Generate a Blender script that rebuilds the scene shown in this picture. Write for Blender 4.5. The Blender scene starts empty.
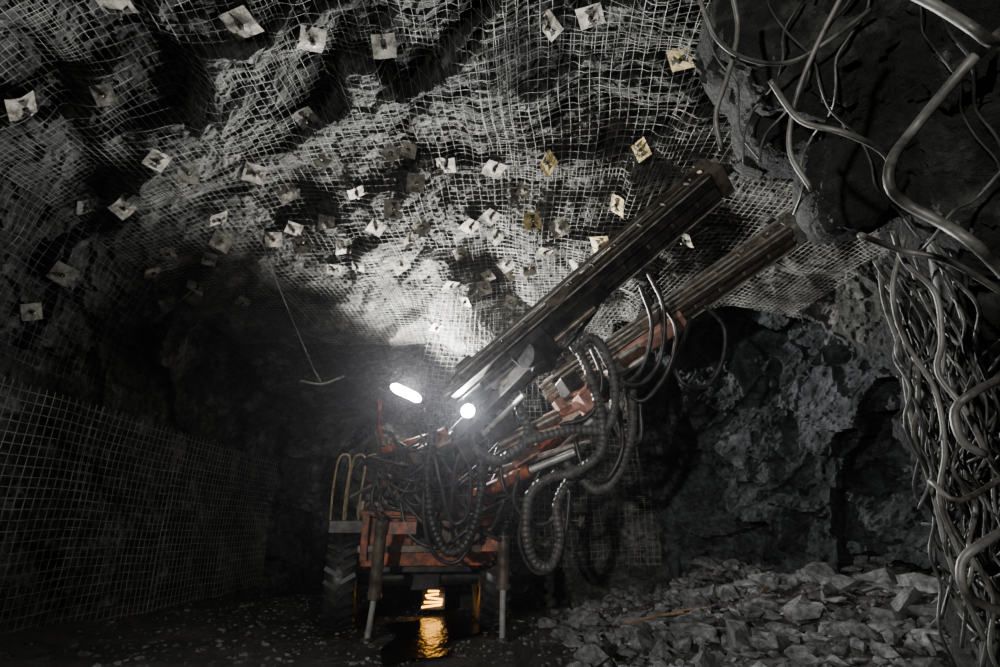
import bpy, bmesh, math, random
import numpy as np
from mathutils import Vector, Matrix, noise
from mathutils.bvhtree import BVHTree
random.seed(7); rng=np.random.default_rng(7)
scene=bpy.context.scene
col=scene.collection

# ------------------------------------------------------------------ camera
CAMZ=1.2; PITCH=math.radians(19.5); F=555.6
cam_d=bpy.data.cameras.new("camera"); cam=bpy.data.objects.new("camera",cam_d); col.objects.link(cam)
cam_d.sensor_width=36; cam_d.lens=20; cam.location=(0,0,CAMZ); cam.rotation_euler=(math.pi/2+PITCH,0,0)
cam_d.clip_start=0.05
scene.camera=cam
SP,CP=math.sin(PITCH),math.cos(PITCH)
def pixel_ray(px,py):
    a=(px-500)/F; b=(333.5-py)/F
    return Vector((a,CP-SP*b,SP+CP*b))
def R(px,py,t):          # point unprojected from a render pixel at chosen depth: bearing + distance
    return Vector((0,0,CAMZ))+pixel_ray(px,py)*t

# ------------------------------------------------------------------ materials
def newmat(name):
    m=bpy.data.materials.new(name); m.use_nodes=True
    nt=m.node_tree; bs=nt.nodes["Principled BSDF"]
    return m,nt,bs
def N(nt,t,**kw):
    n=nt.nodes.new(t)
    for k,v in kw.items(): setattr(n,k,v)
    return n
def ramp(nt,stops):
    r=N(nt,"ShaderNodeValToRGB"); e=r.color_ramp.elements
    while len(e)<len(stops): e.new(0.5)
    for i,(p,c) in enumerate(stops):
        e[i].position=p; e[i].color=(c[0],c[1],c[2],1) if not isinstance(c,(int,float)) else (c,c,c,1)
    return r
def rockmat(name,c0,c1,c2,scale=1.3,bump=0.6,rough=(0.65,0.95),fresh=None,bscale=9):
    m,nt,bs=newmat(name); L=nt.links
    tc=N(nt,"ShaderNodeTexCoord"); 
    n1=N(nt,"ShaderNodeTexNoise"); n1.inputs["Scale"].default_value=scale; n1.inputs["Detail"].default_value=7; n1.inputs["Roughness"].default_value=0.72
    L.new(tc.outputs["Object"],n1.inputs["Vector"])
    r1=ramp(nt,[(0.32,c0),(0.52,c1),(0.72,c2)]); L.new(n1.outputs["Fac"],r1.inputs[0])
    colout=r1.outputs[0]
    n2=N(nt,"ShaderNodeTexNoise"); n2.inputs["Scale"].default_value=bscale; n2.inputs["Detail"].default_value=6; n2.inputs["Roughness"].default_value=0.75
    L.new(tc.outputs["Object"],n2.inputs["Vector"])
    bp=N(nt,"ShaderNodeBump"); bp.inputs["Strength"].default_value=bump; bp.inputs["Distance"].default_value=0.12
    L.new(n2.outputs["Fac"],bp.inputs["Height"]); L.new(bp.outputs[0],bs.inputs["Normal"])
    r3=ramp(nt,[(0.38,0.4),(0.62,1.5)]); L.new(n2.outputs["Fac"],r3.inputs[0])
    if fresh:
        at=N(nt,"ShaderNodeAttribute"); at.attribute_name="fresh"
        m2=N(nt,"ShaderNodeMix",data_type='RGBA'); L.new(at.outputs["Fac"],m2.inputs[0]); L.new(colout,m2.inputs[6])
        rf=ramp(nt,[(0.38,fresh[0]),(0.7,fresh[1])]); L.new(n1.outputs["Fac"],rf.inputs[0]); L.new(rf.outputs[0],m2.inputs[7]); colout=m2.outputs[2]
    mm=N(nt,"ShaderNodeMix",data_type='RGBA',blend_type='MULTIPLY'); mm.inputs[0].default_value=1
    L.new(colout,mm.inputs[6]); L.new(r3.outputs[0],mm.inputs[7]); colout=mm.outputs[2]
    L.new(colout,bs.inputs["Base Color"])
    rr=ramp(nt,[(0.3,rough[0]),(0.7,rough[1])]); L.new(n2.outputs["Fac"],rr.inputs[0]); L.new(rr.outputs[0],bs.inputs["Roughness"])
    return m
def paint(name,c,dirt,rough=0.5,metal=0.0,scale=6,amt=(0.42,0.62),spec=0.5):
    m,nt,bs=newmat(name); L=nt.links
    tc=N(nt,"ShaderNodeTexCoord"); n1=N(nt,"ShaderNodeTexNoise"); n1.inputs["Scale"].default_value=scale; n1.inputs["Detail"].default_value=6; n1.inputs["Roughness"].default_value=0.7
    L.new(tc.outputs["Object"],n1.inputs["Vector"])
    r=ramp(nt,[(amt[0],c),(amt[1],dirt)]); L.new(n1.outputs["Fac"],r.inputs[0]); L.new(r.outputs[0],bs.inputs["Base Color"])
    bs.inputs["Roughness"].default_value=rough; bs.inputs["Metallic"].default_value=metal
    return m
def emis(name,c,s):
    m,nt,bs=newmat(name); bs.inputs["Base Color"].default_value=(0.8,0.8,0.8,1)
    bs.inputs["Emission Color"].default_value=(*c,1); bs.inputs["Emission Strength"].default_value=s
    return m
M_rock=rockmat("blasted_rock",(.024,.026,.024),(.095,.098,.092),(.38,.38,.365),fresh=((.013,.015,.018),(.21,.225,.24)),bump=0.95,scale=1.7)
M_rub=rockmat("rubble_rock",(.10,.104,.104),(.25,.256,.256),(.60,.61,.61),scale=1.8,bump=0.5,bscale=14)
M_gnd=rockmat("muddy_ground",(.03,.03,.028),(.08,.078,.072),(.17,.165,.155),scale=1.1,bump=0.7,rough=(0.18,0.7),bscale=7)
M_dark=rockmat("dark_near_rock",(.006,.007,.006),(.018,.021,.018),(.10,.108,.095),scale=5,bump=0.8,bscale=18)  # near pillar rock, much darker base than the shell rock
M_wire=paint("galvanised_wire",(.42,.43,.40),(.15,.145,.13),0.55,0.15,scale=4,amt=(.38,.6))
M_wirew=paint("galvanised_wall_wire",(.46,.48,.45),(.22,.22,.20),0.5,0.2,scale=5)
M_wired=paint("rusted_wire",(.20,.20,.185),(.045,.042,.036),0.5,0.2,scale=9)
M_pipe=paint("dull_steel_pipe",(.075,.083,.078),(.028,.028,.025),0.55,0.3,scale=10)
M_pl=paint("plate_galvanised",(.46,.43,.36),(.12,.11,.09),0.65,0.0,scale=11,amt=(.40,.60))
M_ply=paint("plate_yellow",(.66,.53,.24),(.24,.19,.09),0.6,0.0,scale=11)
M_blk=paint("black_slot",(.012,.012,.01),(.04,.037,.03),0.8)
M_or=paint("orange_paint",(.60,.15,.055),(.11,.05,.032),0.5,scale=7,amt=(.40,.58))
M_pk=paint("pale_red_paint",(.72,.40,.33),(.34,.18,.13),0.6,scale=6)  # paler, pinker tone than the orange paint
M_ds=paint("oily_dark_steel",(.026,.026,.026),(.09,.085,.078),0.42,0.45,scale=7)
M_ls=paint("worn_bright_steel",(.54,.52,.47),(.18,.16,.135),0.42,0.4,scale=8)
M_br=paint("rusty_brown_steel",(.25,.205,.16),(.07,.057,.046),0.42,0.4,scale=7)
M_rb=paint("black_rubber",(.020,.020,.021),(.07,.068,.064),0.36,scale=12)
M_cg=paint("corrugated_hose_guard",(.13,.13,.125),(.05,.05,.047),0.4,scale=10)
M_cr=paint("cream_paint",(.62,.50,.30),(.35,.27,.15),0.5,scale=9)
M_wh=paint("chrome_rod",(.65,.65,.63),(.40,.39,.37),0.4,0.3)
M_wood=paint("timber",(.32,.20,.11),(.14,.09,.05),0.75,scale=8)

# ------------------------------------------------------------------ mesh builder
class MB:
    def __init__(s): s.v=[];s.f=[];s.m=[];s.s=[]
    def add(s,vs,fs,m=0,sm=False):
        o=len(s.v); s.v.extend([tuple(p) for p in vs])
        for f in fs: s.f.append(tuple(i+o for i in f)); s.m.append(m); s.s.append(sm)
    def box(s,Mx,size,m=0,taper=1.0):
        x,y,z=[q/2 for q in size]
        vs=[Mx@Vector((sx*x*(taper if sz>0 else 1),sy*y*(taper if sz>0 else 1),sz*z)) for sz in(-1,1) for sy in(-1,1) for sx in(-1,1)]
        s.add(vs,[(0,2,3,1),(4,5,7,6),(0,1,5,4),(2,6,7,3),(0,4,6,2),(1,3,7,5)],m)
    def cyl(s,a,b,r,m=0,n=14,r2=None,cap=True):
        a=Vector(a);b=Vector(b); r2=r if r2 is None else r2
        z=(b-a).normalized(); x=z.orthogonal().normalized(); y=z.cross(x)
        vs=[];
        for i in range(n):
            t=2*math.pi*i/n; d=x*math.cos(t)+y*math.sin(t); vs.append(a+d*r)
        for i in range(n):
            t=2*math.pi*i/n; d=x*math.cos(t)+y*math.sin(t); vs.append(b+d*r2)
        fs=[(i,(i+1)%n,n+(i+1)%n,n+i) for i in range(n)]
        s.add(vs,fs,m,True)
        if cap: s.add(vs,[tuple(range(n))[::-1],tuple(range(n,2*n))],m,False)
    def tube(s,pts,r,m=0,n=8,step=0.03,rib=0.0,ribp=0.03,smooth=True):
        P=[Vector(p) for p in pts]
        if smooth and len(P)>2:
            Q=[]; E=[P[0]*2-P[1]]+P+[P[-1]*2-P[-2]]
            for i in range(1,len(E)-2):
                p0,p1,p2,p3=E[i-1:i+3]; k=max(2,int((p2-p1).length/step))
                for j in range(k):
                    t=j/k
                    Q.append(0.5*((2*p1)+(p2-p0)*t+(2*p0-5*p1+4*p2-p3)*t*t+(3*p1-p0-3*p2+p3)*t**3))
            Q.append(P[-1]); P=Q
        x=None; vs=[]; d=0
        for i,p in enumerate(P):
            t=(P[min(i+1,len(P)-1)]-P[max(i-1,0)])
            if t.length<1e-9: t=Vector((0,0,1))
            t.normalize()
            if x is None: x=t.orthogonal().normalized()
            x=(x-t*x.dot(t)); 
            if x.length<1e-6: x=t.orthogonal()
            x.normalize(); y=t.cross(x)
            if i: d+=(p-P[i-1]).length
            rr=r*(1+rib*math.sin(2*math.pi*d/ribp)) if rib else r
            for k in range(n):
                a=2*math.pi*k/n; vs.append(p+(x*math.cos(a)+y*math.sin(a))*rr)
        fs=[(i*n+k,i*n+(k+1)%n,(i+1)*n+(k+1)%n,(i+1)*n+k) for i in range(len(P)-1) for k in range(n)]
        fs+= [tuple(range(n))[::-1], tuple(range((len(P)-1)*n,len(P)*n))]
        s.add(vs,fs,m,True)
    def obj(s,name,mats,parent=None,bevel=0):
        me=bpy.data.meshes.new(name); me.from_pydata(s.v,[],s.f)
        for mt in mats: me.materials.append(mt)
        me.polygons.foreach_set("material_index",s.m); me.polygons.foreach_set("use_smooth",s.s); me.update()
        o=bpy.data.objects.new(name,me); col.objects.link(o)
        if parent:
            o.parent=parent; o.matrix_parent_inverse=Matrix.Translation(parent.location).inverted()
        if bevel:
            b=o.modifiers.new("bevel",'BEVEL'); b.width=bevel; b.segments=2; b.limit_method='ANGLE'; b.angle_limit=math.radians(50)
        return o
def empty(name,loc=(0,0,0)):
    o=bpy.data.objects.new(name,None); o.location=loc; col.objects.link(o); o.empty_display_size=0.3; return o
def sm(x): x=np.clip(x,0,1); return x*x*(3-2*x)
def sms(x): x=min(1,max(0,x)); return x*x*(3-2*x)

# ------------------------------------------------------------------ cavern shell
C=Vector((0,3,1.2))
poly=[(-5.5,3),(-5.6,7),(-5.2,9.8),(-4.8,12.2),(-3.4,13.4),(-2.0,12.8),(-1.5,11),(-.7,9.9),(1,9.4),(2.6,8.7),(4.2,8.0),(5.1,6.8),(5,4.5),(4,2.5),(3.2,.8),(3.0,-1),(2.6,-4),(-4,-4),(-5.4,0)]
NA,NE=1200,430
az=np.linspace(-math.pi,math.pi,NA,endpoint=False); el=np.linspace(math.radians(-26),math.radians(90),NE)
Rw=np.zeros(NA)
for i,a in enumerate(az):
    dx,dy=math.sin(a),math.cos(a); best=1e9
    for k in range(len(poly)):
        x1,y1=poly[k]; x2,y2=poly[(k+1)%len(poly)]
        y1-=3;y2_=y2-3
        ex,ey=x2-x1,y2_-y1
        den=dx*ey-dy*ex
        if abs(den)<1e-9: continue
        t=(x1*ey-y1*ex)/den; u=(x1*dy-y1*dx)/den
        if t>0 and -1e-6<=u<=1+1e-6: best=min(best,t)
    Rw[i]=best
ker=np.exp(-np.linspace(-2,2,25)**2); ker/=ker.sum()
Rw=np.convolve(np.concatenate([Rw[-12:],Rw,Rw[:12]]),ker,'valid')
A,E=np.meshgrid(az,el)
tun=np.exp(-((A-math.radians(-18))/math.radians(17))**2)
H=4.25-.9*tun*(1-sm((E-math.radians(20))/math.radians(40)))
n=2.9-.8*tun
ce,se=np.cos(E),np.sin(E)
r=np.where(E>0,((np.abs(ce)/Rw[None,:])**n+(np.abs(se)/H)**n)**(-1/n),Rw[None,:]/np.maximum(ce,.1))
azd,eld=np.degrees(A),np.degrees(E)
top=28-sm((azd-36)/18)*10
fresh=sm((azd-(21-eld*.12))/2)*(1-sm((azd-80)/6))*(1-sm((eld-top)/2))
FR0=fresh.copy()
# lower left wall was scaled flat before meshing
flat=sm((-azd-25)/15)*sm((azd+120)/15)*(1-sm((eld-12)/10))
DX=np.sin(A)*ce; DY=np.cos(A)*ce; DZ=se
disp=np.zeros_like(r)
def facet(p,s,ax=(1,1,1)):
    q=Vector((p.x*s*ax[0],p.y*s*ax[1],p.z*s*ax[2])); dd,pt=noise.voronoi(q); c=pt[0]
    cv=noise.cell_vector(c*37.3+Vector((.5,.5,.5)))
    return ((q-c).dot(cv)*1.3+(cv.x+cv.y)*.35)/s
for i in range(NE):
    for j in range(NA):
        rr=r[i,j]; p=Vector((DX[i,j]*rr,3+DY[i,j]*rr,1.2+DZ[i,j]*rr))
        d=0.45*noise.fractal(p*0.5,1.0,2.0,2)
        w=p+noise.noise_vector(p*1.3)*0.22+noise.noise_vector(p*6)*0.03
        f=fresh[i,j]
        d+=.35*facet(w,1.05)+.30*facet(w,3.3)+.26*facet(w,8)
        d+=0.05*noise.fractal(p*7,0.6,2.2,3)
        d*=1-.6*flat[i,j]
        if f>0.01:
            d=d*(1-.1*f)+f*(0.36+.75*facet(w,.9,(1,1,.6)))
        disp[i,j]=d
r=r+disp
def roll2(a,di,dj):
    b=np.roll(a,dj,axis=1)
    if di>0: b=np.vstack([b[di:],np.repeat(b[-1:],di,0)])
    if di<0: b=np.vstack([np.repeat(b[:1],-di,0),b[:di]])
    return b
rm=r.copy()
for _ in range(3):
    rm=np.minimum.reduce([roll2(rm,a,b) for a in(-1,0,1) for b in(-1,0,1)])
for _ in range(8):
    rm=sum(roll2(rm,a,b) for a in(-1,0,1) for b in(-1,0,1))/9
rw=rm.copy()
for _ in range(6):
    rw=np.minimum.reduce([roll2(rw,a,b) for a in(-2,0,2) for b in(-2,0,2)])
for _ in range(14):
    rw=sum(roll2(rw,a,b) for a in(-2,0,2) for b in(-2,0,2))/9
rm=rm*(1-flat)+rw*flat
def lookup(G,d):   # d: (k,3) directions
    L=np.linalg.norm(d,axis=1); a=np.arctan2(d[:,0],d[:,1]); e=np.arcsin(d[:,2]/L)
    fa=(a+math.pi)/(2*math.pi)*NA; fe=(e-el[0])/(el[-1]-el[0])*(NE-1)
    fe=np.clip(fe,0,NE-1.001); i0=np.floor(fe).astype(int); j0=np.floor(fa).astype(int); u=fe-i0; v=fa-j0
    j0%=NA; j1=(j0+1)%NA
    return (G[i0,j0]*(1-u)*(1-v)+G[i0+1,j0]*u*(1-v)+G[i0,j1]*(1-u)*v+G[i0+1,j1]*u*v)
X=DX*r; Y=3+DY*r; Z=1.2+DZ*r
verts=np.stack([X,Y,Z],-1).reshape(-1,3)
faces=[]
for i in range(NE-1):
    for j in range(NA):
        j1=(j+1)%NA; faces.append((i*NA+j,(i+1)*NA+j,(i+1)*NA+j1,i*NA+j1))
me=bpy.data.meshes.new("cavern_rock"); me.from_pydata(verts.tolist(),[],faces)
at=me.attributes.new("fresh",'FLOAT','POINT'); at.data.foreach_set("value",fresh.reshape(-1).astype(np.float32))
me.materials.append(M_rock); me.polygons.foreach_set("use_smooth",[False]*len(faces)); me.update()
shell=bpy.data.objects.new("ceiling_and_wall_rock",me); col.objects.link(shell)
bvh=BVHTree.FromPolygons([tuple(v) for v in verts.tolist()],faces)

# ------------------------------------------------------------------ floor
def gh(x,y):
    p=Vector((x,y,0))
    m=sms((x-.2)/3.6)*sms((y-1.5)/3)
    h=m*(.62+.28*noise.fractal(p*.9,1,2,3))
    h+=.025*noise.fractal(p*1.1,1,2,3)+.012*noise.noise(p*5)
    h+=0.25*sms((-4.6-x)/1.0)
    return h
fb=MB(); nx,ny=300,420; xs=np.linspace(-7.5,6.5,nx); ys=np.linspace(-5.5,18.5,ny)
fv=[(x,y,gh(x,y)) for y in ys for x in xs]
ff=[(j*nx+i,j*nx+i+1,(j+1)*nx+i+1,(j+1)*nx+i) for j in range(ny-1) for i in range(nx-1)]
fb.add(fv,ff,0,True); fb.obj("floor",[M_gnd])
M_w,nt,bs=newmat("muddy_water"); bs.inputs["Base Color"].default_value=(.02,.018,.015,1); bs.inputs["Roughness"].default_value=0.14
nn=N(nt,"ShaderNodeTexNoise"); nn.inputs["Scale"].default_value=11; nn.inputs["Detail"].default_value=4
bp=N(nt,"ShaderNodeBump"); bp.inputs["Strength"].default_value=0.8; bp.inputs["Distance"].default_value=0.03; nt.links.new(nn.outputs["Fac"],bp.inputs["Height"]); nt.links.new(bp.outputs[0],bs.inputs["Normal"])
pb=MB(); k=60; ring=[(-.85+ (0.5+.14*math.sin(3*t)+.09*math.sin(7*t+1))*math.cos(t), 7.5+(1.7+.3*math.sin(2*t+.4)+.15*math.sin(5*t))*math.sin(t),.035) for t in [2*math.pi*i/k for i in range(k)]]
pb.add(ring,[tuple(range(k))]); pb.obj("puddle",[M_w])

# ------------------------------------------------------------------ stones
def hull(seed,npts=14,flat=0.75):
    rs=random.Random(seed); bm=bmesh.new()
    for _ in range(npts):
        v=Vector((rs.gauss(0,1),rs.gauss(0,1),rs.gauss(0,1))).normalized()*rs.uniform(.75,1.05); v.z*=flat; bm.verts.new(v)
    res=bmesh.ops.convex_hull(bm,input=bm.verts)
    bmesh.ops.delete(bm,geom=[g for g in res['geom_interior'] if isinstance(g,bmesh.types.BMVert)],context='VERTS')
    bm.verts.index_update(); vs=[v.co.copy() for v in bm.verts]; idx={v:i for i,v in enumerate(bm.verts)}
    fs=[tuple(idx[v] for v in f.verts) for f in bm.faces]; bm.free(); return vs,fs
HT=[hull(i,random.randint(12,24),random.uniform(.45,.85)) for i in range(24)]
def stone(mb,c,s,m=0):
    vs,fs=random.choice(HT)
    Mx=Matrix.Translation(c)@Matrix.Rotation(random.uniform(0,6.28),4,'Z')@Matrix.Rotation(random.gauss(0,.6),4,'X')@Matrix.Diagonal((s*random.uniform(.8,1.6),s*random.uniform(.5,1.1),s*random.uniform(.5,1.0),1))
    mb.add([Mx@v for v in vs],fs,m,False)
rb=MB(); cnt=0
while cnt<9500:
    x=random.uniform(-.1,5.4); y=random.uniform(3.2,9.2)
    w=sms((x)/1.8)*.95+.05
    if random.random()>w: continue
    s=.012+.10*random.random()**7
    if random.random()<.016: s=random.uniform(.10,.22)
    if x<.6: s*=.5
    stone(rb,Vector((x,y,gh(x,y)+s*.35)),s); cnt+=1
for (px,py,t,s) in [(893,636,5.6,.28),(920,628,6.2,.2),(905,648,5.2,.15),(845,640,5.6,.13),(812,590,7,.17),(858,600,6.9,.19),(870,612,6.4,.16),(780,625,6.0,.12),(740,610,6.8,.12)]:
    p=R(px,py,t); p.z=gh(p.x,p.y)+s*.4; stone(rb,p,s)
rb.obj("rubble_pile",[M_rub])
gb=MB()
for _ in range(2600):
    x=random.uniform(-5,0.5); y=random.uniform(3.5,12); s=.008+.035*random.random()**3
    stone(gb,Vector((x,y,gh(x,y)+s*.2)),s)
gb.obj("loose_gravel",[M_rub])
tm=MB()
for (a,b,rad) in [((625,652,6.0),(690,666,5.5),.014),((660,640,6.1),(715,668,5.4),.012),((770,655,5.4),(800,640,5.8),.012)]:
    p=R(*a); q=R(*b); p.z=gh(p.x,p.y)+.08; q.z=gh(q.x,q.y)+.08; tm.tube([p,(p+q)/2+Vector((0,0,.02)),q],rad,0,7)
tm.obj("discarded_sticks",[M_wood])

# ------------------------------------------------------------------ wire mesh
class Wires:
    def __init__(s): s.v=[];s.f=[];s.n=0
    def line(s,P,D,rad):
        k=len(P)
        if k<2: return
        T=np.gradient(P,axis=0); T/=np.linalg.norm(T,axis=1)[:,None]+1e-9
        B=np.cross(T,D); B/=np.linalg.norm(B,axis=1)[:,None]+1e-9; Nn=np.cross(B,T)
        rings=[P+rad*(B*math.cos(a)+Nn*math.sin(a)) for a in (0.5,2.07,3.64,5.21)]
        s.v.append(np.stack(rings,1).reshape(-1,3))
        for i in range(k-1):
            o=s.n+i*4
            for q in range(4): s.f.append((o+q,o+(q+1)%4,o+4+(q+1)%4,o+4+q))
        s.n+=k*4
    def obj(s,name,mat):
        me=bpy.data.meshes.new(name); me.from_pydata(np.concatenate(s.v).tolist(),[],s.f); me.materials.append(mat)
        me.polygons.foreach_set("use_smooth",[True]*len(s.f)); me.update(); o=bpy.data.objects.new(name,me); col.objects.link(o); return o
def facedir(face,u,v):
    if face=='top': return np.stack([u,v,np.full_like(u,4.2)],-1)
    if face=='left': return np.stack([np.full_like(u,-5.4),u,v],-1)
    if face=='front': return np.stack([u,np.full_like(u,6.2),v],-1)
def panel(W,face,cu,cv,w,h,rot,sp,rad,off=0.02,seed=0,clip=None):
    ca,sa=math.cos(rot),math.sin(rot); ph=random.uniform(0,10)
    for ax in (0,1):
        Ltot,Wd=(w,h) if ax==0 else (h,w)
        k=int(Wd/sp)
        for i in range(k+1):
            c=-Wd/2+i*sp+random.gauss(0,.003)
            s=np.arange(-Ltot/2-.03,Ltot/2+.03,.06)
            cc=c+0.012*np.sin(s*2.3+ph+c*1.3)+0.006*np.sin(s*5.1+ph*2+c)
            a,b=(s,cc) if ax==0 else (cc,s)
            u=cu+a*ca-b*sa; v=cv+a*sa+b*ca
            d=facedir(face,u,v); L=np.linalg.norm(d,axis=1)[:,None]; dn=d/L
            rr=lookup(rm,d)-off-0.02*np.sin(u*2.1+ph)*np.cos(v*1.7+ph)
            P=np.array(C)[None,:]+dn*rr[:,None]
            ok=(lookup(FR0,d)<.5)&(P[:,2]>.02)
            if clip is not None: ok&=clip(P)
            idx=np.where(ok)[0]
            if len(idx)<2: continue
            for seg in np.split(idx,np.where(np.diff(idx)>1)[0]+1):
                if len(seg)>=2: W.line(P[seg],dn[seg],rad)
Wc=Wires()
for iu in range(-3,3):
    for iv in range(-1,5):
        cu=(iu+.5)*2.0+random.uniform(-.1,.1); cv=iv*1.75+.2+random.uniform(-.1,.1)
        panel(Wc,'top',cu,cv,2.25,1.95,random.gauss(0,.06)+(.1 if iu>0 else -.05),.1,.0030 if iu>-1 else .0020)
for iu in range(0,4):
    panel(Wc,'front',-.3+iu*1.8,3.3,2.0,2.6,random.gauss(0,.05),.1,.0034)
    panel(Wc,'front',-.3+iu*1.8,.8,2.0,2.6,random.gauss(0,.05),.1,.003)
for iu in range(0,3):
    panel(Wc,'left',-.6+iu*1.95,3.0,2.1,2.4,random.gauss(0,.05),.115,.0017)
Wc.obj("ceiling_wire_mesh",M_wire)
Wl=Wires()
for iu in range(0,6):
    cu=-.6+iu*1.95
    panel(Wl,'left',cu,.2,2.15,2.7,random.gauss(0,.02),.115,.0042,off=.04)
Wl.obj("wall_wire_mesh",M_wirew)

# ------------------------------------------------------------------ rock bolt plates
PLY={(682,55),(643,146),(549,160),(619,201),(533,217),(602,241)}
plates=[(550,20),(592,8),(682,55),(643,146),(549,160),(619,201),(533,217),(602,241),(494,165),(383,42),(235,12),(310,35),(115,3),(95,85),(15,100),(150,153),(102,190),(78,203),(250,167),(300,105),(390,150),(408,147),(320,155),(392,205),(408,238),(420,222),(490,215),(445,160),(488,273),(510,300),(435,325),(355,262),(332,266),(150,270),(166,252),(220,240),(290,225),(340,240),(185,170),(55,270),(28,310),(583,521),(530,265),(460,250),(190,282),(495,235),(320,212),(355,190),(285,190),(580,262),(465,300),(512,270),(560,292),(620,262),(415,180),(375,225),(690,235),(506,262),(484,285),(545,250),(400,262),(450,285),(470,225),(270,235),(205,255),(300,242),(560,225),(525,185),(240,300),(215,215)]
pb=MB()
for (px,py) in plates:
    d=pixel_ray(px,py).normalized(); hit,nrm,_,dist=bvh.ray_cast(Vector((0,0,CAMZ)),d)
    if hit is None: continue
    inn=(C-hit).normalized()
    ha=np.array([[*(hit-C)]]); rr=float(lookup(rm,ha)[0]); p=C-inn*(rr-.05)
    z=(inn+Vector((random.gauss(0,.36),random.gauss(0,.36),random.gauss(0,.36)-.1))).normalized()
    x=z.orthogonal().normalized(); y=z.cross(x)
    Mx=Matrix((( x.x,y.x,z.x,p.x),(x.y,y.y,z.y,p.y),(x.z,y.z,z.z,p.z),(0,0,0,1)))@Matrix.Rotation(random.uniform(0,6.28),4,'Z')
    yl=(px,py) in PLY; m=1 if yl else 0
    s=random.uniform(.105,.13) if (yl or py<30) else random.uniform(.08,.125); g=7; vs=[];fs=[]
    cv_=random.uniform(-.35,.5)
    for i in range(g):
        for j in range(g):
            a=-1+2*i/(g-1); b=-1+2*j/(g-1); rad=math.hypot(a,b)
            h=.22*max(0,1-rad/.55) - cv_*.35*(a*a) + .05*math.sin(3*a+px)
            vs.append(Mx@Vector((a*s,b*s,h*s)))
    for i in range(g-1):
        for j in range(g-1): fs.append((i*g+j,(i+1)*g+j,(i+1)*g+j+1,i*g+j+1))
    pb.add(vs,fs,m,False)
    pb.add([v-z*.006 for v in vs],[f[::-1] for f in fs],m,False)
    if yl or random.random()<.3:
        for sg in (-1,1):
            tri=[Vector((0,sg*s*.2,.18*s+.008)),Vector((s*.36,sg*s*.75,.016)),Vector((-s*.36,sg*s*.75,.016))]
            pb.add([Mx@t for t in tri],[(0,1,2) if sg<0 else (0,2,1)],2)
    pb.cyl(Mx@Vector((0,0,.1*s)),Mx@Vector((0,0,.1*s+.028)),.026,2,6)
    pb.cyl(Mx@Vector((0,0,-.35)),Mx@Vector((0,0,.1*s+.075)),.011,3,8)
pb.obj("rock_bolt_plates",[M_pl,M_ply,M_blk,M_ls])

hc=MB()
d=pixel_ray(243,190).normalized(); hit,_,_,_=bvh.ray_cast(Vector((0,0,CAMZ)),d)
tt=(hit-Vector((0,0,CAMZ))).length/pixel_ray(243,190).length
p2=R(313,368,tt*1.02); 
hc.tube([hit,(hit+p2)/2+Vector((0,0,-.06)),p2],.006,0,6)
hc.tube([p2,R(321,382,tt*1.02)],.008,0,6,smooth=False)
hc.tube([R(300,381,tt*1.0),R(322,384,tt*1.02),R(344,376,tt*1.04)],.014,0,6)
hc.obj("hanging_cable",[M_wire])

# ------------------------------------------------------------------ drilling jumbo
rig=empty("drilling_jumbo",(-.88,7.25,0))
MR=Matrix.Translation((-.88,7.3,0))@Matrix.Rotation(math.radians(9),4,'Z')
T_=Matrix.Translation
def lb(mb,c,s,m=0,rx=0,ry=0,rz=0,taper=1):
    mb.box(MR@T_(c)@Matrix.Rotation(rz,4,'Z')@Matrix.Rotation(ry,4,'Y')@Matrix.Rotation(rx,4,'X'),s,m,taper)
def lc(mb,a,b,r_,m=0,n=14,**k): mb.cyl(MR@Vector(a),MR@Vector(b),r_,m,n,**k)
mats=[M_ds,M_or,M_pk,M_ls,M_br,M_blk,M_cr,M_wh,M_rb]
ch=MB()
lb(ch,(0,3.1,.95),(1.15,5.6,.5),0)
lb(ch,(0,.25,.86),(1.62,.18,.16),1)
lb(ch,(0,.16,.98),(1.72,.06,.09),4)
for x in (-.78,.78): lb(ch,(x,.35,1.12),(.09,.5,.55),1)
lb(ch,(-.45,.22,1.17),(.62,.05,.34),1,rx=-.15)
lb(ch,(.42,.22,1.17),(.5,.05,.3),4,rx=-.15)
lb(ch,(0,.5,1.36),(1.7,.6,.05),4,ry=.03)
lb(ch,(0,.13,1.40),(1.72,.05,.05),1)
for x in (-.6,-.2,.15,.5): lb(ch,(x,.19,1.1),(.03,.06,.4),0)
for x in (-.5,.0,.45): lc(ch,(x,.12,.98),(x,.09,.98),.035,0)
lb(ch,(0,1.6,1.3),(1.3,2.2,.5),0)
lb(ch,(-.75,2.0,1.35),(.5,1.6,.5),4); lb(ch,(.75,2.2,1.3),(.5,1.8,.45),0)
lb(ch,(0,4.5,1.5),(1.8,2.2,.9),1); lb(ch,(0,4.5,2.0),(1.6,2.0,.12),0)
rs=random.Random(3)
for _ in range(75):
    x=rs.uniform(-.85,.85); y=rs.uniform(.3,1.9); z=rs.uniform(1.4,2.05)-abs(x)*.25
    lb(ch,(x,y,z),(rs.uniform(.05,.22),rs.uniform(.05,.25),rs.uniform(.05,.22)),rs.choice([0,0,0,0,0,4,4,1,2]),rz=rs.uniform(-.4,.4),rx=rs.uniform(-.3,.3))
for _ in range(22):
    x=rs.uniform(-.8,.7); y=rs.uniform(.2,1.4); z=rs.uniform(1.4,2.1)
    lc(ch,(x,y,z),(x+rs.uniform(-.3,.3),y+rs.uniform(-.3,.3),z+rs.uniform(-.25,.25)),rs.uniform(.015,.05),rs.choice([0,0,0,4,4,3]))
ch.obj("chassis",mats,rig,0.01)
cn=MB()
lb(cn,(-.1,3.0,2.62),(1.5,1.5,.07),0); lb(cn,(-.1,2.26,2.60),(1.52,.05,.14),4)
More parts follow.
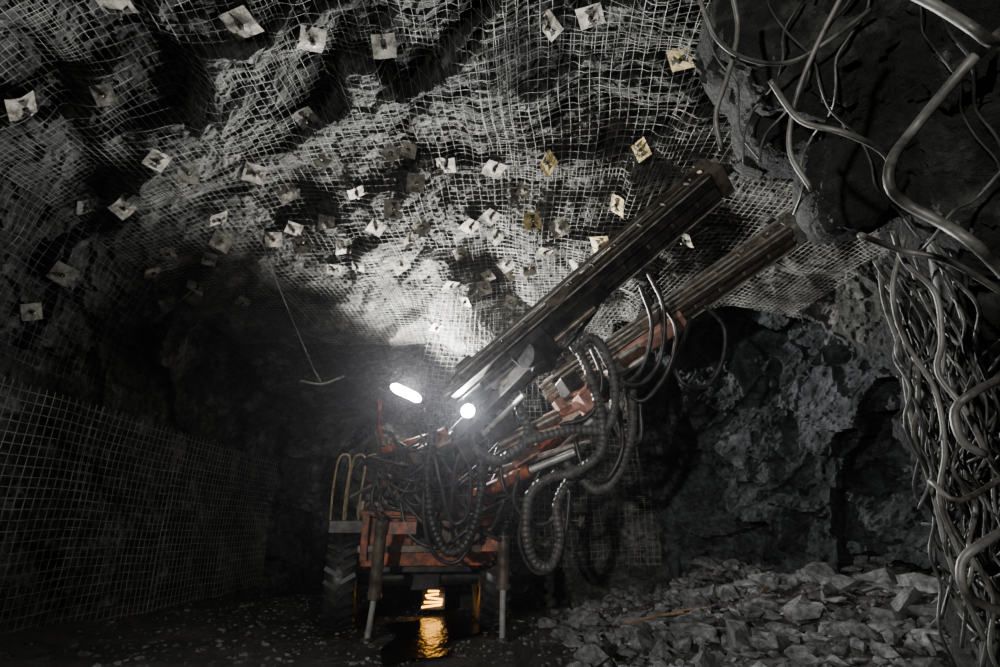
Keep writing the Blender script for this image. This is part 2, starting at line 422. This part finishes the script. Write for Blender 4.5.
for x in (-.8,.6):
    for y in (2.3,3.7): lb(cn,(x,y,1.95),(.08,.08,1.3),0)
lb(cn,(-.1,3.7,1.9),(1.3,.05,1.0),0); lb(cn,(-.2,3.0,1.55),(.5,.5,.12),5); lb(cn,(-.2,3.25,1.85),(.5,.1,.6),5)
lb(cn,(-.1,2.4,1.75),(1.1,.25,.25),0,rx=.4)
cn.obj("operator_canopy",mats,rig,0.01)
wh=MB()
def wheel(c,Rr=.6,w=.4):
    Mw=MR@T_(c)@Matrix.Rotation(math.pi/2,4,'Y')
    prof=[(.26,-w/2*.75),(.34,-w/2*.95),(.48,-w/2),(Rr-.05,-w/2*.9),(Rr,-w/2*.6),(Rr+.005,0),(Rr,w/2*.6),(Rr-.05,w/2*.9),(.48,w/2),(.34,w/2*.95),(.26,w/2*.75)]
    k=40; vs=[];fs=[]
    for i in range(k):
        a=2*math.pi*i/k
        for (q,z) in prof: vs.append(Mw@Vector((q*math.cos(a),q*math.sin(a),z)))
    L=len(prof)
    for i in range(k):
        for j in range(L-1): fs.append((i*L+j,i*L+j+1,((i+1)%k)*L+j+1,((i+1)%k)*L+j))
    wh.add(vs,fs,0,True)
    for i in range(26):
        a=2*math.pi*i/26
        for sg in(-1,1):
            wh.box(Mw@Matrix.Rotation(a+sg*.06,4,'Z')@T_((Rr+.008,0,sg*w*.25))@Matrix.Rotation(sg*.5,4,'X'),(.04,.05,w*.5),0)
    wh.cyl(Mw@Vector((0,0,-w*.3)),Mw@Vector((0,0,w*.3)),.27,1,24)
    wh.cyl(Mw@Vector((0,0,-w*.42)),Mw@Vector((0,0,w*.42)),.13,1,16)
    for i in range(8):
        a=2*math.pi*i/8; o=Vector((.2*math.cos(a),.2*math.sin(a),0))
        wh.cyl(Mw@(o+Vector((0,0,-w*.36))),Mw@(o+Vector((0,0,w*.36))),.018,1,6)
for c in ((-1.06,.95,.6),(.90,.95,.6),(-1.0,4.5,.6),(1.0,4.5,.6)): wheel(c)
wh.obj("wheels",[M_rb,M_br],rig)
ax=MB(); lc(ax,(-.9,.95,.6),(.8,.95,.6),.1,0); lc(ax,(-.9,4.5,.6),(.9,4.5,.6),.1,0); lb(ax,(0,.95,.62),(.4,.35,.34),0)
for x in(-1.04,.92): lb(ax,(x,1.1,1.3),(.46,1.2,.04),0); lb(ax,(x,.5,1.24),(.46,.04,.16),0)
ax.obj("axles_and_fenders",mats,rig,.01)
jk=MB()
def jack(top,mid,bot):
    jk.cyl(top,mid,.07,4,18); jk.cyl(top+(top-mid).normalized()*.05,top,.05,0,12); jk.cyl(mid,bot,.034,7,14)
    mm=(mid-bot).normalized(); jk.cyl(mid,mid+mm*.06,.083,4,18)
    b=bot.copy(); b.z=0.015; jk.cyl(b,b+Vector((0,0,.035)),.07,4,20)
jack(R(382,520,6.42),R(374,598,6.34),R(366,646,6.3)); 
jack(R(504,535,6.5),R(503,588,6.4),R(502,645,6.3))
jk.box(T_(R(400,528,6.5)),(.4,.1,.14),1); jk.box(T_(R(492,545,6.55)),(.25,.1,.14),1)
jk.obj("stabiliser_jacks",mats,rig,.006)
hr=MB()
for (dx,dt) in ((0,0),(15,.25),(28,.5)):
    t=7.5+dt
    hr.tube([R(330+dx,525,t),R(333+dx,490,t),R(338+dx,462,t),R(343+dx,455,t),R(349+dx,456,t),R(350+dx,468,t),R(345+dx,500,t),R(343+dx,528,t)],.015,0,8)
hr.obj("hand_rails",[M_cr],rig)
lb_=MB(); lb(lb_,(-1.12,1.8,1.05),(.3,1.3,.05),0)
for k_ in range(3): lb(lb_,(-1.15,1.7+k_*.3,.55+.15*k_),(.25,.2,.03),0)
lb_.obj("side_step",mats,rig,.005)
class Fr:
    def __init__(s,a,b,side=None):
        s.a=a; s.z=(b-a).normalized(); s.L=(b-a).length
        up=Vector((0,0,1)); up=(up-s.z*up.dot(s.z)).normalized()
        s.y=up; s.x=s.y.cross(s.z).normalized()
        s.R=Matrix(((s.x.x,s.y.x,s.z.x,0),(s.x.y,s.y.y,s.z.y,0),(s.x.z,s.y.z,s.z.z,0),(0,0,0,1)))
    def roll(s,ang):
        q=Matrix.Rotation(ang,3,s.z); s.x=q@s.x; s.y=q@s.y
        s.R=Matrix(((s.x.x,s.y.x,s.z.x,0),(s.x.y,s.y.y,s.z.y,0),(s.x.z,s.y.z,s.z.z,0),(0,0,0,1))); return s
    def P(s,x,y,z): return s.a+s.x*x+s.y*y+s.z*z
    def bx(s,mb,x,y,z0,z1,w,h,m=0,rz=0): mb.box(T_(s.P(x,y,(z0+z1)/2))@s.R@Matrix.Rotation(rz,4,'Z'),(w,h,z1-z0),m)
    def cy(s,mb,x,y,z0,z1,r_,m=0,n=14): mb.cyl(s.P(x,y,z0),s.P(x,y,z1),r_,m,n)
def feed(name,f,main,rail,sc=1.0,under=0,lip=3):
    mb=MB(); L=f.L
    f.bx(mb,0,0,0,L,.17*sc,.15*sc,main)
    f.bx(mb,0,-.10*sc,.1,L-.1,.26*sc,.03,under)
    for sg in(-1,1):
        f.bx(mb,sg*.125*sc,.085*sc,0,L,.05,.035,rail)
        f.bx(mb,sg*.125*sc,-.05*sc,0,L,.03,.03,rail)
        f.bx(mb,sg*.122*sc,-.108*sc,.1,L-.1,.014,.04,lip)
        f.bx(mb,sg*.05*sc,-.125*sc,.1,L-.1,.02,.02,0)
        f.cy(mb,sg*.17*sc,-.02,.3,L*.8,.014,3)
        f.cy(mb,sg*.165*sc,.03,.2,L*.6,.012,8)
    z=.25
    while z<L-.2:
        f.bx(mb,0,0,z,z+.02,.26*sc,.17*sc,main); z+=.32
        f.bx(mb,0,-.12*sc,z-.1,z-.07,.05,.03,rail)
    f.cy(mb,0,.20*sc,.9,L+.12,.021,3)
    for z in (L*.52,L-.12): 
        f.bx(mb,0,.17*sc,z-.05,z+.05,.16,.16,0); f.cy(mb,0,.20*sc,z-.09,z+.09,.055,4)
    f.bx(mb,0,.02,L-.08,L+.05,.26*sc,.27*sc,rail); f.cy(mb,0,-.02,L+.04,L+.16,.06,0); f.cy(mb,0,.2*sc,L+.1,L+.2,.04,3)
    f.bx(mb,0,.12,.15,.95,.24,.06,0); f.bx(mb,0,.22,.2,.62,.2,.17,main); f.cy(mb,0,.22,.6,.92,.08,0)
    f.cy(mb,.1,.3,.25,.45,.05,4); f.cy(mb,-.1,.3,.25,.45,.05,0); f.bx(mb,.0,.33,.3,.52,.1,.08,0)
    f.cy(mb,0,.22,.05,.2,.06,3)
    c=f.P(.0,-.02,L*.45); mb.cyl(c-f.x*.17,c+f.x*.17,.11,0,20); mb.cyl(c-f.x*.185,c-f.x*.16,.15,4,20); mb.cyl(c+f.x*.16,c+f.x*.185,.15,4,20)
    mb.obj(name,mats,rig,.005); return f
f1=Fr(R(452,402,6.3),R(716,178,5.8)).roll(-.5); feed("drill_feed",f1,0,4,1.35)
f2=Fr(R(548,398,7.0),R(795,228,6.3)).roll(-.4); feed("drill_feed_second",f2,4,3,1.1,4)
bm_=MB()
f1.bx(bm_,0,-.20,.5,2.1,.2,.09,0); f1.cy(bm_,.08,-.27,.6,1.9,.04,4); f1.cy(bm_,-.08,-.27,.45,1.2,.055,0)
f1.bx(bm_,0,-.30,.9,1.35,.34,.16,0); 
f2.bx(bm_,0,-.18,.3,1.9,.22,.09,2); f2.cy(bm_,.09,-.26,.2,1.3,.045,3); f2.bx(bm_,0,-.27,.4,.9,.3,.2,2)
def boom(a,b,w,m,rod=.5):
    f=Fr(a,b); L=f.L
    f.bx(bm_,0,0,0,L*.62,w,w,m); f.bx(bm_,0,0,L*.6,L,w*.74,w*.74,3 if m!=0 else 0)
    f.bx(bm_,0,0,-.04,.10,w*1.35,w*1.35,m); f.bx(bm_,0,0,L*.57,L*.63,w*1.18,w*1.18,m)
    f.cy(bm_,w*.2,-w*.95,L*.02,L*.55,.055,0); f.cy(bm_,w*.2,-w*.95,L*.55,L*.85,.03,7)
    c=f.P(0,0,L); bm_.cyl(c-f.x*.16,c+f.x*.16,.13,0,18); bm_.cyl(c-f.y*.14,c+f.y*.14,.10,m,18)
    c=f.P(0,0,0); bm_.cyl(c-Vector((0,0,.3)),c+Vector((0,0,.26)),.13,m,18)
boom(R(418,478,7.1),f1.P(0,-.42,1.1),.2,0)
boom(R(478,500,7.0),f2.P(0,-.38,.65),.2,1)
for (a,b,r_,m) in [((395,470,6.8),(470,440,6.3),.06,0),((380,452,6.9),(445,432,6.5),.045,1),((470,498,6.6),(530,470,6.3),.075,1),((530,470,6.3),(575,452,6.2),.04,7),((500,445,6.4),(560,415,6.3),.07,4),((545,420,6.5),(600,395,6.5),.06,2),((500,470,6.5),(590,440,6.5),.035,3),((560,395,6.4),(640,345,6.3),.035,3),((365,462,7.0),(420,448,6.8),.05,0)]:
    bm_.cyl(R(*a),R(*b),r_,m,16); 
for (a,sx,m) in [((500,428,6.35),(.30,.24,.2),0),((545,432,6.4),(.36,.2,.16),2),((590,400,6.5),(.3,.2,.22),2),((525,455,6.4),(.3,.2,.14),2),((470,450,6.4),(.3,.25,.26),0),((570,385,6.3),(.22,.2,.2),0),((420,458,6.7),(.35,.3,.18),4),((560,405,6.3),(.12,.1,.12),2),((612,372,6.5),(.2,.2,.14),3),((440,440,6.6),(.2,.2,.2),2)]:
    bm_.box(T_(R(*a))@Matrix.Rotation(-.55,4,'Y')@Matrix.Rotation(.3,4,'Z'),sx,m)
bm_.obj("booms",mats,rig,.008)
hs=MB()
BIG=[[(572,350,6.2),(592,338,6.1),(608,358,6.0),(615,395,5.95),(606,428,5.95),(572,430,6),(532,440,6.0),(498,460,6.1),(474,448,6.2)],
 [(580,352,6.1),(590,375,6.0),(602,420,5.95),(600,452,5.95),(575,472,6),(550,478,6.05),(530,495,6.05),(526,530,6.0),(534,560,6.0),(550,566,6.0),(560,540,6.05),(557,505,6.1),(572,478,6.2),(600,462,6.2)],
 [(632,385,6.3),(632,430,6.2),(620,470,6.2),(600,490,6.2),(580,478,6.3),(560,455,6.4)],
 [(434,425,6.4),(428,470,6.3),(432,520,6.2),(448,552,6.15),(468,540,6.15),(480,500,6.2),(482,455,6.3)],
 [(520,350,6.2),(512,375,6.1),(520,410,6.1),(528,430,6.1),(515,455,6.1),(490,462,6.2)]]
for i_,b in enumerate(BIG): hs.tube([R(*q) for q in b],.052,0 if i_==3 else 1,12,step=.010,rib=.10,ribp=.06)
SM=[[(648,272,6.0),(664,310,5.95),(660,360,5.95),(640,384,5.95),(615,376,6.0),(596,345,6.1)],
 [(640,285,6.0),(652,325,6),(642,368,6),(618,390,6)],[(704,305,6.3),(724,328,6.25),(722,362,6.2),(706,386,6.2),(684,384,6.2),(672,362,6.3)],
 [(690,318,6.4),(680,350,6.3),(672,365,6.3)],
 [(430,432,6.5),(440,480,6.3),(452,522,6.25),(468,512,6.25),(470,470,6.3),(456,436,6.4)],
 [(520,470,6.3),(514,500,6.25),(530,522,6.2),(552,520,6.2),(560,490,6.3)],
 [(500,465,6.4),(505,490,6.3),(520,500,6.3),(540,492,6.3),(556,470,6.35)],
 [(470,425,6.4),(455,470,6.3),(450,510,6.3),(438,520,6.35)],[(410,455,6.8),(430,450,6.6),(455,455,6.5),(480,440,6.4)],
 [(390,480,6.8),(380,500,6.7),(400,510,6.6),(430,500,6.6),(450,470,6.5)],[(560,330,6.2),(540,350,6.2),(520,352,6.2),(510,376,6.2)],
 [(600,300,6.1),(590,318,6.05),(560,352,6.1),(520,390,6.2)],[(460,480,6.6),(470,520,6.5),(490,530,6.5),(505,500,6.5)],
 [(400,500,6.6),(410,535,6.45),(440,548,6.4),(470,530,6.4),(500,540,6.4)],[(380,470,6.9),(372,500,6.8),(385,530,6.6)],
 [(600,400,6.3),(618,440,6.2),(640,440,6.2),(640,400,6.3)],[(575,440,6.2),(585,470,6.1),(605,480,6.1),(622,450,6.15),(620,410,6.2)],
 [(590,345,6.1),(602,380,6.0),(590,415,6.0),(560,425,6.1)],[(660,300,6.2),(676,330,6.1),(668,370,6.1),(645,400,6.1),(628,395,6.2)],
 [(540,470,6.2),(524,510,6.1),(520,545,6.1),(535,572,6.05),(556,566,6.05),(566,530,6.1),(570,490,6.2)],[(486,470,6.3),(478,520,6.2),(460,560,6.15),(436,556,6.15),(424,520,6.2),(426,470,6.3)]]
for b in SM: hs.tube([R(*q) for q in b],.025,0,8)
for k_ in range(34):
    a=R(rs.uniform(370,520),rs.uniform(430,500),rs.uniform(6.5,7)); b=R(rs.uniform(370,520),rs.uniform(430,520),rs.uniform(6.4,6.8))
    mid=(a+b)/2+Vector((rs.uniform(-.1,.1),-.1,-rs.uniform(.05,.35))); hs.tube([a,mid,b],rs.uniform(.013,.024),0,6)
hs.obj("hydraulic_hoses",[M_rb,M_cg],rig)
# lamps: LED flood cluster on a mast, real lights sit at the lenses
lp=MB(); c=R(406,393,8.4)
def mat_dir(c,fw):
    fw=fw.normalized(); xx=Vector((1,.1,0)); xx=(xx-fw*xx.dot(fw)).normalized(); zz=xx.cross(fw)
    return Matrix(((xx.x,fw.x,zz.x,c.x),(xx.y,fw.y,zz.y,c.y),(xx.z,fw.z,zz.z,c.z),(0,0,0,1))),xx,zz
fw=Vector((.52,-.58,.63)).normalized()
Rl,xx,zz=mat_dir(c,fw)
lp.box(Rl@T_((0,-.12,0)),(.5,.03,.10),0)
for x in (-.12,.0,.12):
    a=Rl@Vector((x,-.10,0)); b=Rl@Vector((x,.0,0)); lp.cyl(a,b,.07,0,20,r2=.14); lp.cyl(b,Rl@Vector((x,.008,0)),.132,1,24)
lp.cyl(R(380,450,8.5),R(380,400,8.4),.03,2,12); lp.cyl(Rl@Vector((-.4,-.13,0)),Rl@Vector((.33,-.13,0)),.02,0,8)
c2=R(468,411,6.05); d2=Vector((-.15,-1,.12)).normalized()
lp.cyl(c2-d2*.12,c2,.06,0,18,r2=.09); lp.cyl(c2,c2+d2*.01,.075,3,20)
M_l1=emis("led_lens",(1,.98,.94),200); M_l2=emis("headlamp_lens",(.95,.97,1),120)
lp.obj("work_lamps",[M_ds,M_l1,M_or,M_l2],rig)
def arealight(name,c,d,sz,pw,colr=(1,.98,.95),spread=180,par=rig):
    l=bpy.data.lights.new(name,'AREA'); l.shape='DISK'; l.size=sz; l.energy=pw; l.color=colr; l.spread=math.radians(spread)
    o=bpy.data.objects.new(name,l); col.objects.link(o); o.rotation_euler=d.to_track_quat('-Z','Y').to_euler(); o.location=c
    o.parent=par; o.matrix_parent_inverse=Matrix.Translation(par.location).inverted(); return o
arealight("flood_light",Rl@Vector((0,.03,0)),fw,.16,540,spread=160)
arealight("head_light",c2+d2*.03,d2,.13,220,(.97,.99,1))
rc=MR@Vector((-.3,3.85,2.45)); rd=(MR.to_3x3()@Vector((-.15,1,.25))).normalized()  # unseen lamp added behind the canopy to keep the tunnel rock visible
lr=MB(); lr.cyl(rc-rd*.1,rc,.05,0,16,r2=.08); lr.cyl(rc,rc+rd*.01,.07,1,16); lr.cyl(rc-rd*.08,MR@Vector((-.3,3.7,2.6)),.015,0,8)
lr.obj("added_rear_lamp",[M_ds,emis("added_rear_lens",(1,.98,.94),8)],rig); arealight("added_rear_light",rc+rd*.03,rd,.1,7)
am=MB(); M_am=emis("amber_lens",(1,.42,.04),9)
ac=R(433,606,8.2)
for k_ in range(5): am.box(T_(ac+Vector((.02*((k_*7)%3-1),0,.05*k_)))@Matrix.Rotation(.12*(k_%3-1),4,'Y'),(.30-.035*k_,.03,.022),0)
am.box(T_(ac+Vector((0,.04,.10))),(.34,.04,.30),1)
am.obj("amber_marker_lamp",[M_am,M_ds],rig)
# unseen tripod lamp behind the camera, added as fill for rig and right foreground
tx,ty=-3.0,-2.6
tr=empty("added_fill_tripod",(tx,ty,0)); tb=MB(); tc_=Vector((tx,ty,1.9)); td=(Vector((1.8,7,1.5))-tc_).normalized()
for k_ in range(3):
    a=2.1*k_; tb.cyl(tc_+Vector((0,0,-.7)),Vector((tx+.5*math.cos(a),ty+.5*math.sin(a),.02)),.014,0,8)
tb.cyl(tc_+Vector((0,0,-.75)),tc_+Vector((0,0,-.05)),.018,0,10); tb.cyl(tc_-td*.14,tc_,.07,0,20,r2=.12); tb.cyl(tc_,tc_+td*.01,.1,1,20)
tb.obj("stand_and_head",[M_ds,emis("added_fill_lens",(1,.97,.92),8)],tr); arealight("flood",tc_+td*.03,td,.2,60,(1,.97,.92),80,tr)

# ------------------------------------------------------------------ near bagged rock pillar
nb=MB()
def lump(c,rad,seed,res=5,amp=.16):
    bm=bmesh.new(); bmesh.ops.create_icosphere(bm,subdivisions=res,radius=1)
    o=Vector((seed*3.1,seed*1.7,seed*.9))
    for v in bm.verts:
        q=v.co.copy(); p=Vector((q.x*rad[0],q.y*rad[1],q.z*rad[2])); w=p+o+noise.noise_vector(p*5+o)*.06
        s=1+amp*2*noise.fractal(p*2.2+o,1,2,3)
        s+=amp*4.2*facet(w,3.5)+amp*3.0*facet(w,9)+amp*2*facet(w,24)
        v.co=p*s+c
    vs=[v.co.copy() for v in bm.verts]; bm.verts.index_update(); fs=[tuple(v.index for v in f.verts) for f in bm.faces]; bm.free()
    nb.add(vs,fs,0,False)
lump(R(872,60,1.95),(.38,.36,.40),1,6); lump(R(790,50,2.2),(.24,.25,.30),2,6); lump(R(852,182,1.9),(.15,.18,.19),3,6); lump(R(790,130,2.15),(.16,.2,.16),12,6)
lump(R(975,150,1.8),(.28,.3,.38),4,6); lump(R(1010,20,1.6),(.28,.3,.3),5,6)
lump(R(1005,330,2.0),(.28,.3,.42),6,6); lump(R(1030,480,2.0),(.28,.3,.42),7,6); lump(R(1050,640,2.0),(.24,.3,.5),8,6)
lump(Vector((2.75,1.7,1.3)),(.85,1.1,2.2),9,6,.08); lump(Vector((2.05,1.5,4.0)),(1.0,1.1,1.25),10,6,.08)
nbv=[tuple(v) for v in nb.v]; nbf=list(nb.f)
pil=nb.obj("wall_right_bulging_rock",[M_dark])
bv2=BVHTree.FromPolygons(nbv,nbf)
nw=MB()
def drape(px,py,tmax,off=.03):
    d=pixel_ray(px,py); L=d.length; h=bv2.ray_cast(Vector((0,0,CAMZ)),d.normalized())
    t=tmax
    if h[0] is not None: t=min(tmax,h[3]/L-off)
    return R(px,py,t)
rs=random.Random(11)
for i in range(52):    # hanging torn strands
    x0=rs.uniform(870,955); x1=x0*.62+rs.uniform(385,475); y=rs.uniform(225,330) if i%3 else rs.uniform(320,480); pts=[]; tt=rs.uniform(1.45,1.85); y1=rs.uniform(440,700)
    k_=0
    while y<y1:
        f=(y-230)/450; px=x0+(x1-x0)*f+(9 if k_%2 else -9)*rs.uniform(.2,1.3)
        pts.append(drape(px,y,tt+rs.uniform(-.05,.05),.04)); y+=rs.uniform(26,60); k_+=1
    if len(pts)>2: nw.tube(pts,rs.uniform(.0035,.007),rs.choice((0,1,1)),6,step=.02)
for i in range(36):    # cross links
    y=rs.uniform(250,650); f=(y-230)/450; x=875+f*80+rs.uniform(-5,70); sl=rs.choice((-1,1))*rs.uniform(.3,1.3)
    pts=[drape(x+dx,y+rs.uniform(-6,6)+dx*sl,rs.uniform(1.5,1.7),.05) for dx in (0,18,38,60,90)[:rs.randint(3,5)]]
    nw.tube(pts,.0048,rs.choice((0,1)),6,step=.02)
for i in range(13):    # net over the boulders
    for sg in (0,1):
        pts=[]; jx=rs.uniform(-12,12); jf=rs.uniform(.3,.6)
        for k_ in range(14):
            s_=k_*26; 
            if sg: px=690+i*32+s_*jf+7*math.sin(k_*1.9+i)+jx; py=-20+s_
            else: px=1040-i*28-s_*jf+7*math.sin(k_*1.7+i)+jx; py=-20+s_
            if px<706 or px>1080: continue
            lim=240 if px>790 else 165
            if py>lim: continue
            pts.append(drape(px,py,2.0,.025))
        if len(pts)>2 and rs.random()<.5: nw.tube(pts,rs.uniform(.003,.0055),rs.choice((0,1,1)),6,step=.02)
THK=[([(905,-10),(940,8),(975,30),(992,42),(1020,38)],.9,.0085),([(1010,25),(980,52),(948,88),(915,128),(893,158),(890,185),(905,203),(940,222),(975,245),(1015,285)],.95,.0095),
 ([(732,-10),(738,30),(728,75),(716,115),(722,150)],1.7,.008),([(770,80),(800,120),(845,133),(880,150),(895,170)],1.35,.007),([(845,-10),(815,50),(796,100),(790,150),(812,190)],1.4,.007),
 ([(893,230),(905,262),(935,292),(942,340),(938,372),(965,410),(988,455),(1010,490)],1.25,.0065),([(1015,372),(975,392),(955,410),(962,440),(985,455)],1.15,.0085),
 ([(1015,525),(985,542),(962,562),(968,595),(1010,615)],1.15,.009),([(905,235),(893,290),(905,340),(935,390),(945,450),(940,500),(962,560)],1.4,.0065),
 ([(700,0),(718,40),(750,60),(790,62),(830,40),(870,10)],1.65,.0065),([(930,480),(960,500),(1015,470)],1.25,.006),([(880,260),(884,300),(900,350),(912,420),(935,500),(950,560),(985,640)],1.5,.0065),
 ([(860,235),(900,250),(950,262),(1015,300)],1.2,.007)]
for pts,t,rad in THK: nw.tube([R(a,b,t+.04*math.sin(a*.05)) for a,b in pts],rad,0,8,step=.015)
nw.obj("torn_wire_mesh",[M_wired,M_pipe])
pp=MB(); pp.tube([R(925,150,1.75),R(955,330,1.75),R(985,540,1.75),R(1000,720,1.75)],.038,0,16); pp.obj("wall_pipe",[M_pipe])
# ------------------------------------------------------------------ air: thin dust that scatters the lamps
w=bpy.data.worlds.new("dusty_mine_air"); scene.world=w; w.use_nodes=True; nt=w.node_tree
nt.nodes["Background"].inputs[0].default_value=(0,0,0,1); nt.nodes["Background"].inputs[1].default_value=0
vs_=nt.nodes.new("ShaderNodeVolumeScatter"); vs_.inputs["Density"].default_value=0.0008; vs_.inputs["Anisotropy"].default_value=0.86; vs_.inputs["Color"].default_value=(.9,.9,1,1)
nt.links.new(vs_.outputs[0],nt.nodes["World Output"].inputs["Volume"])
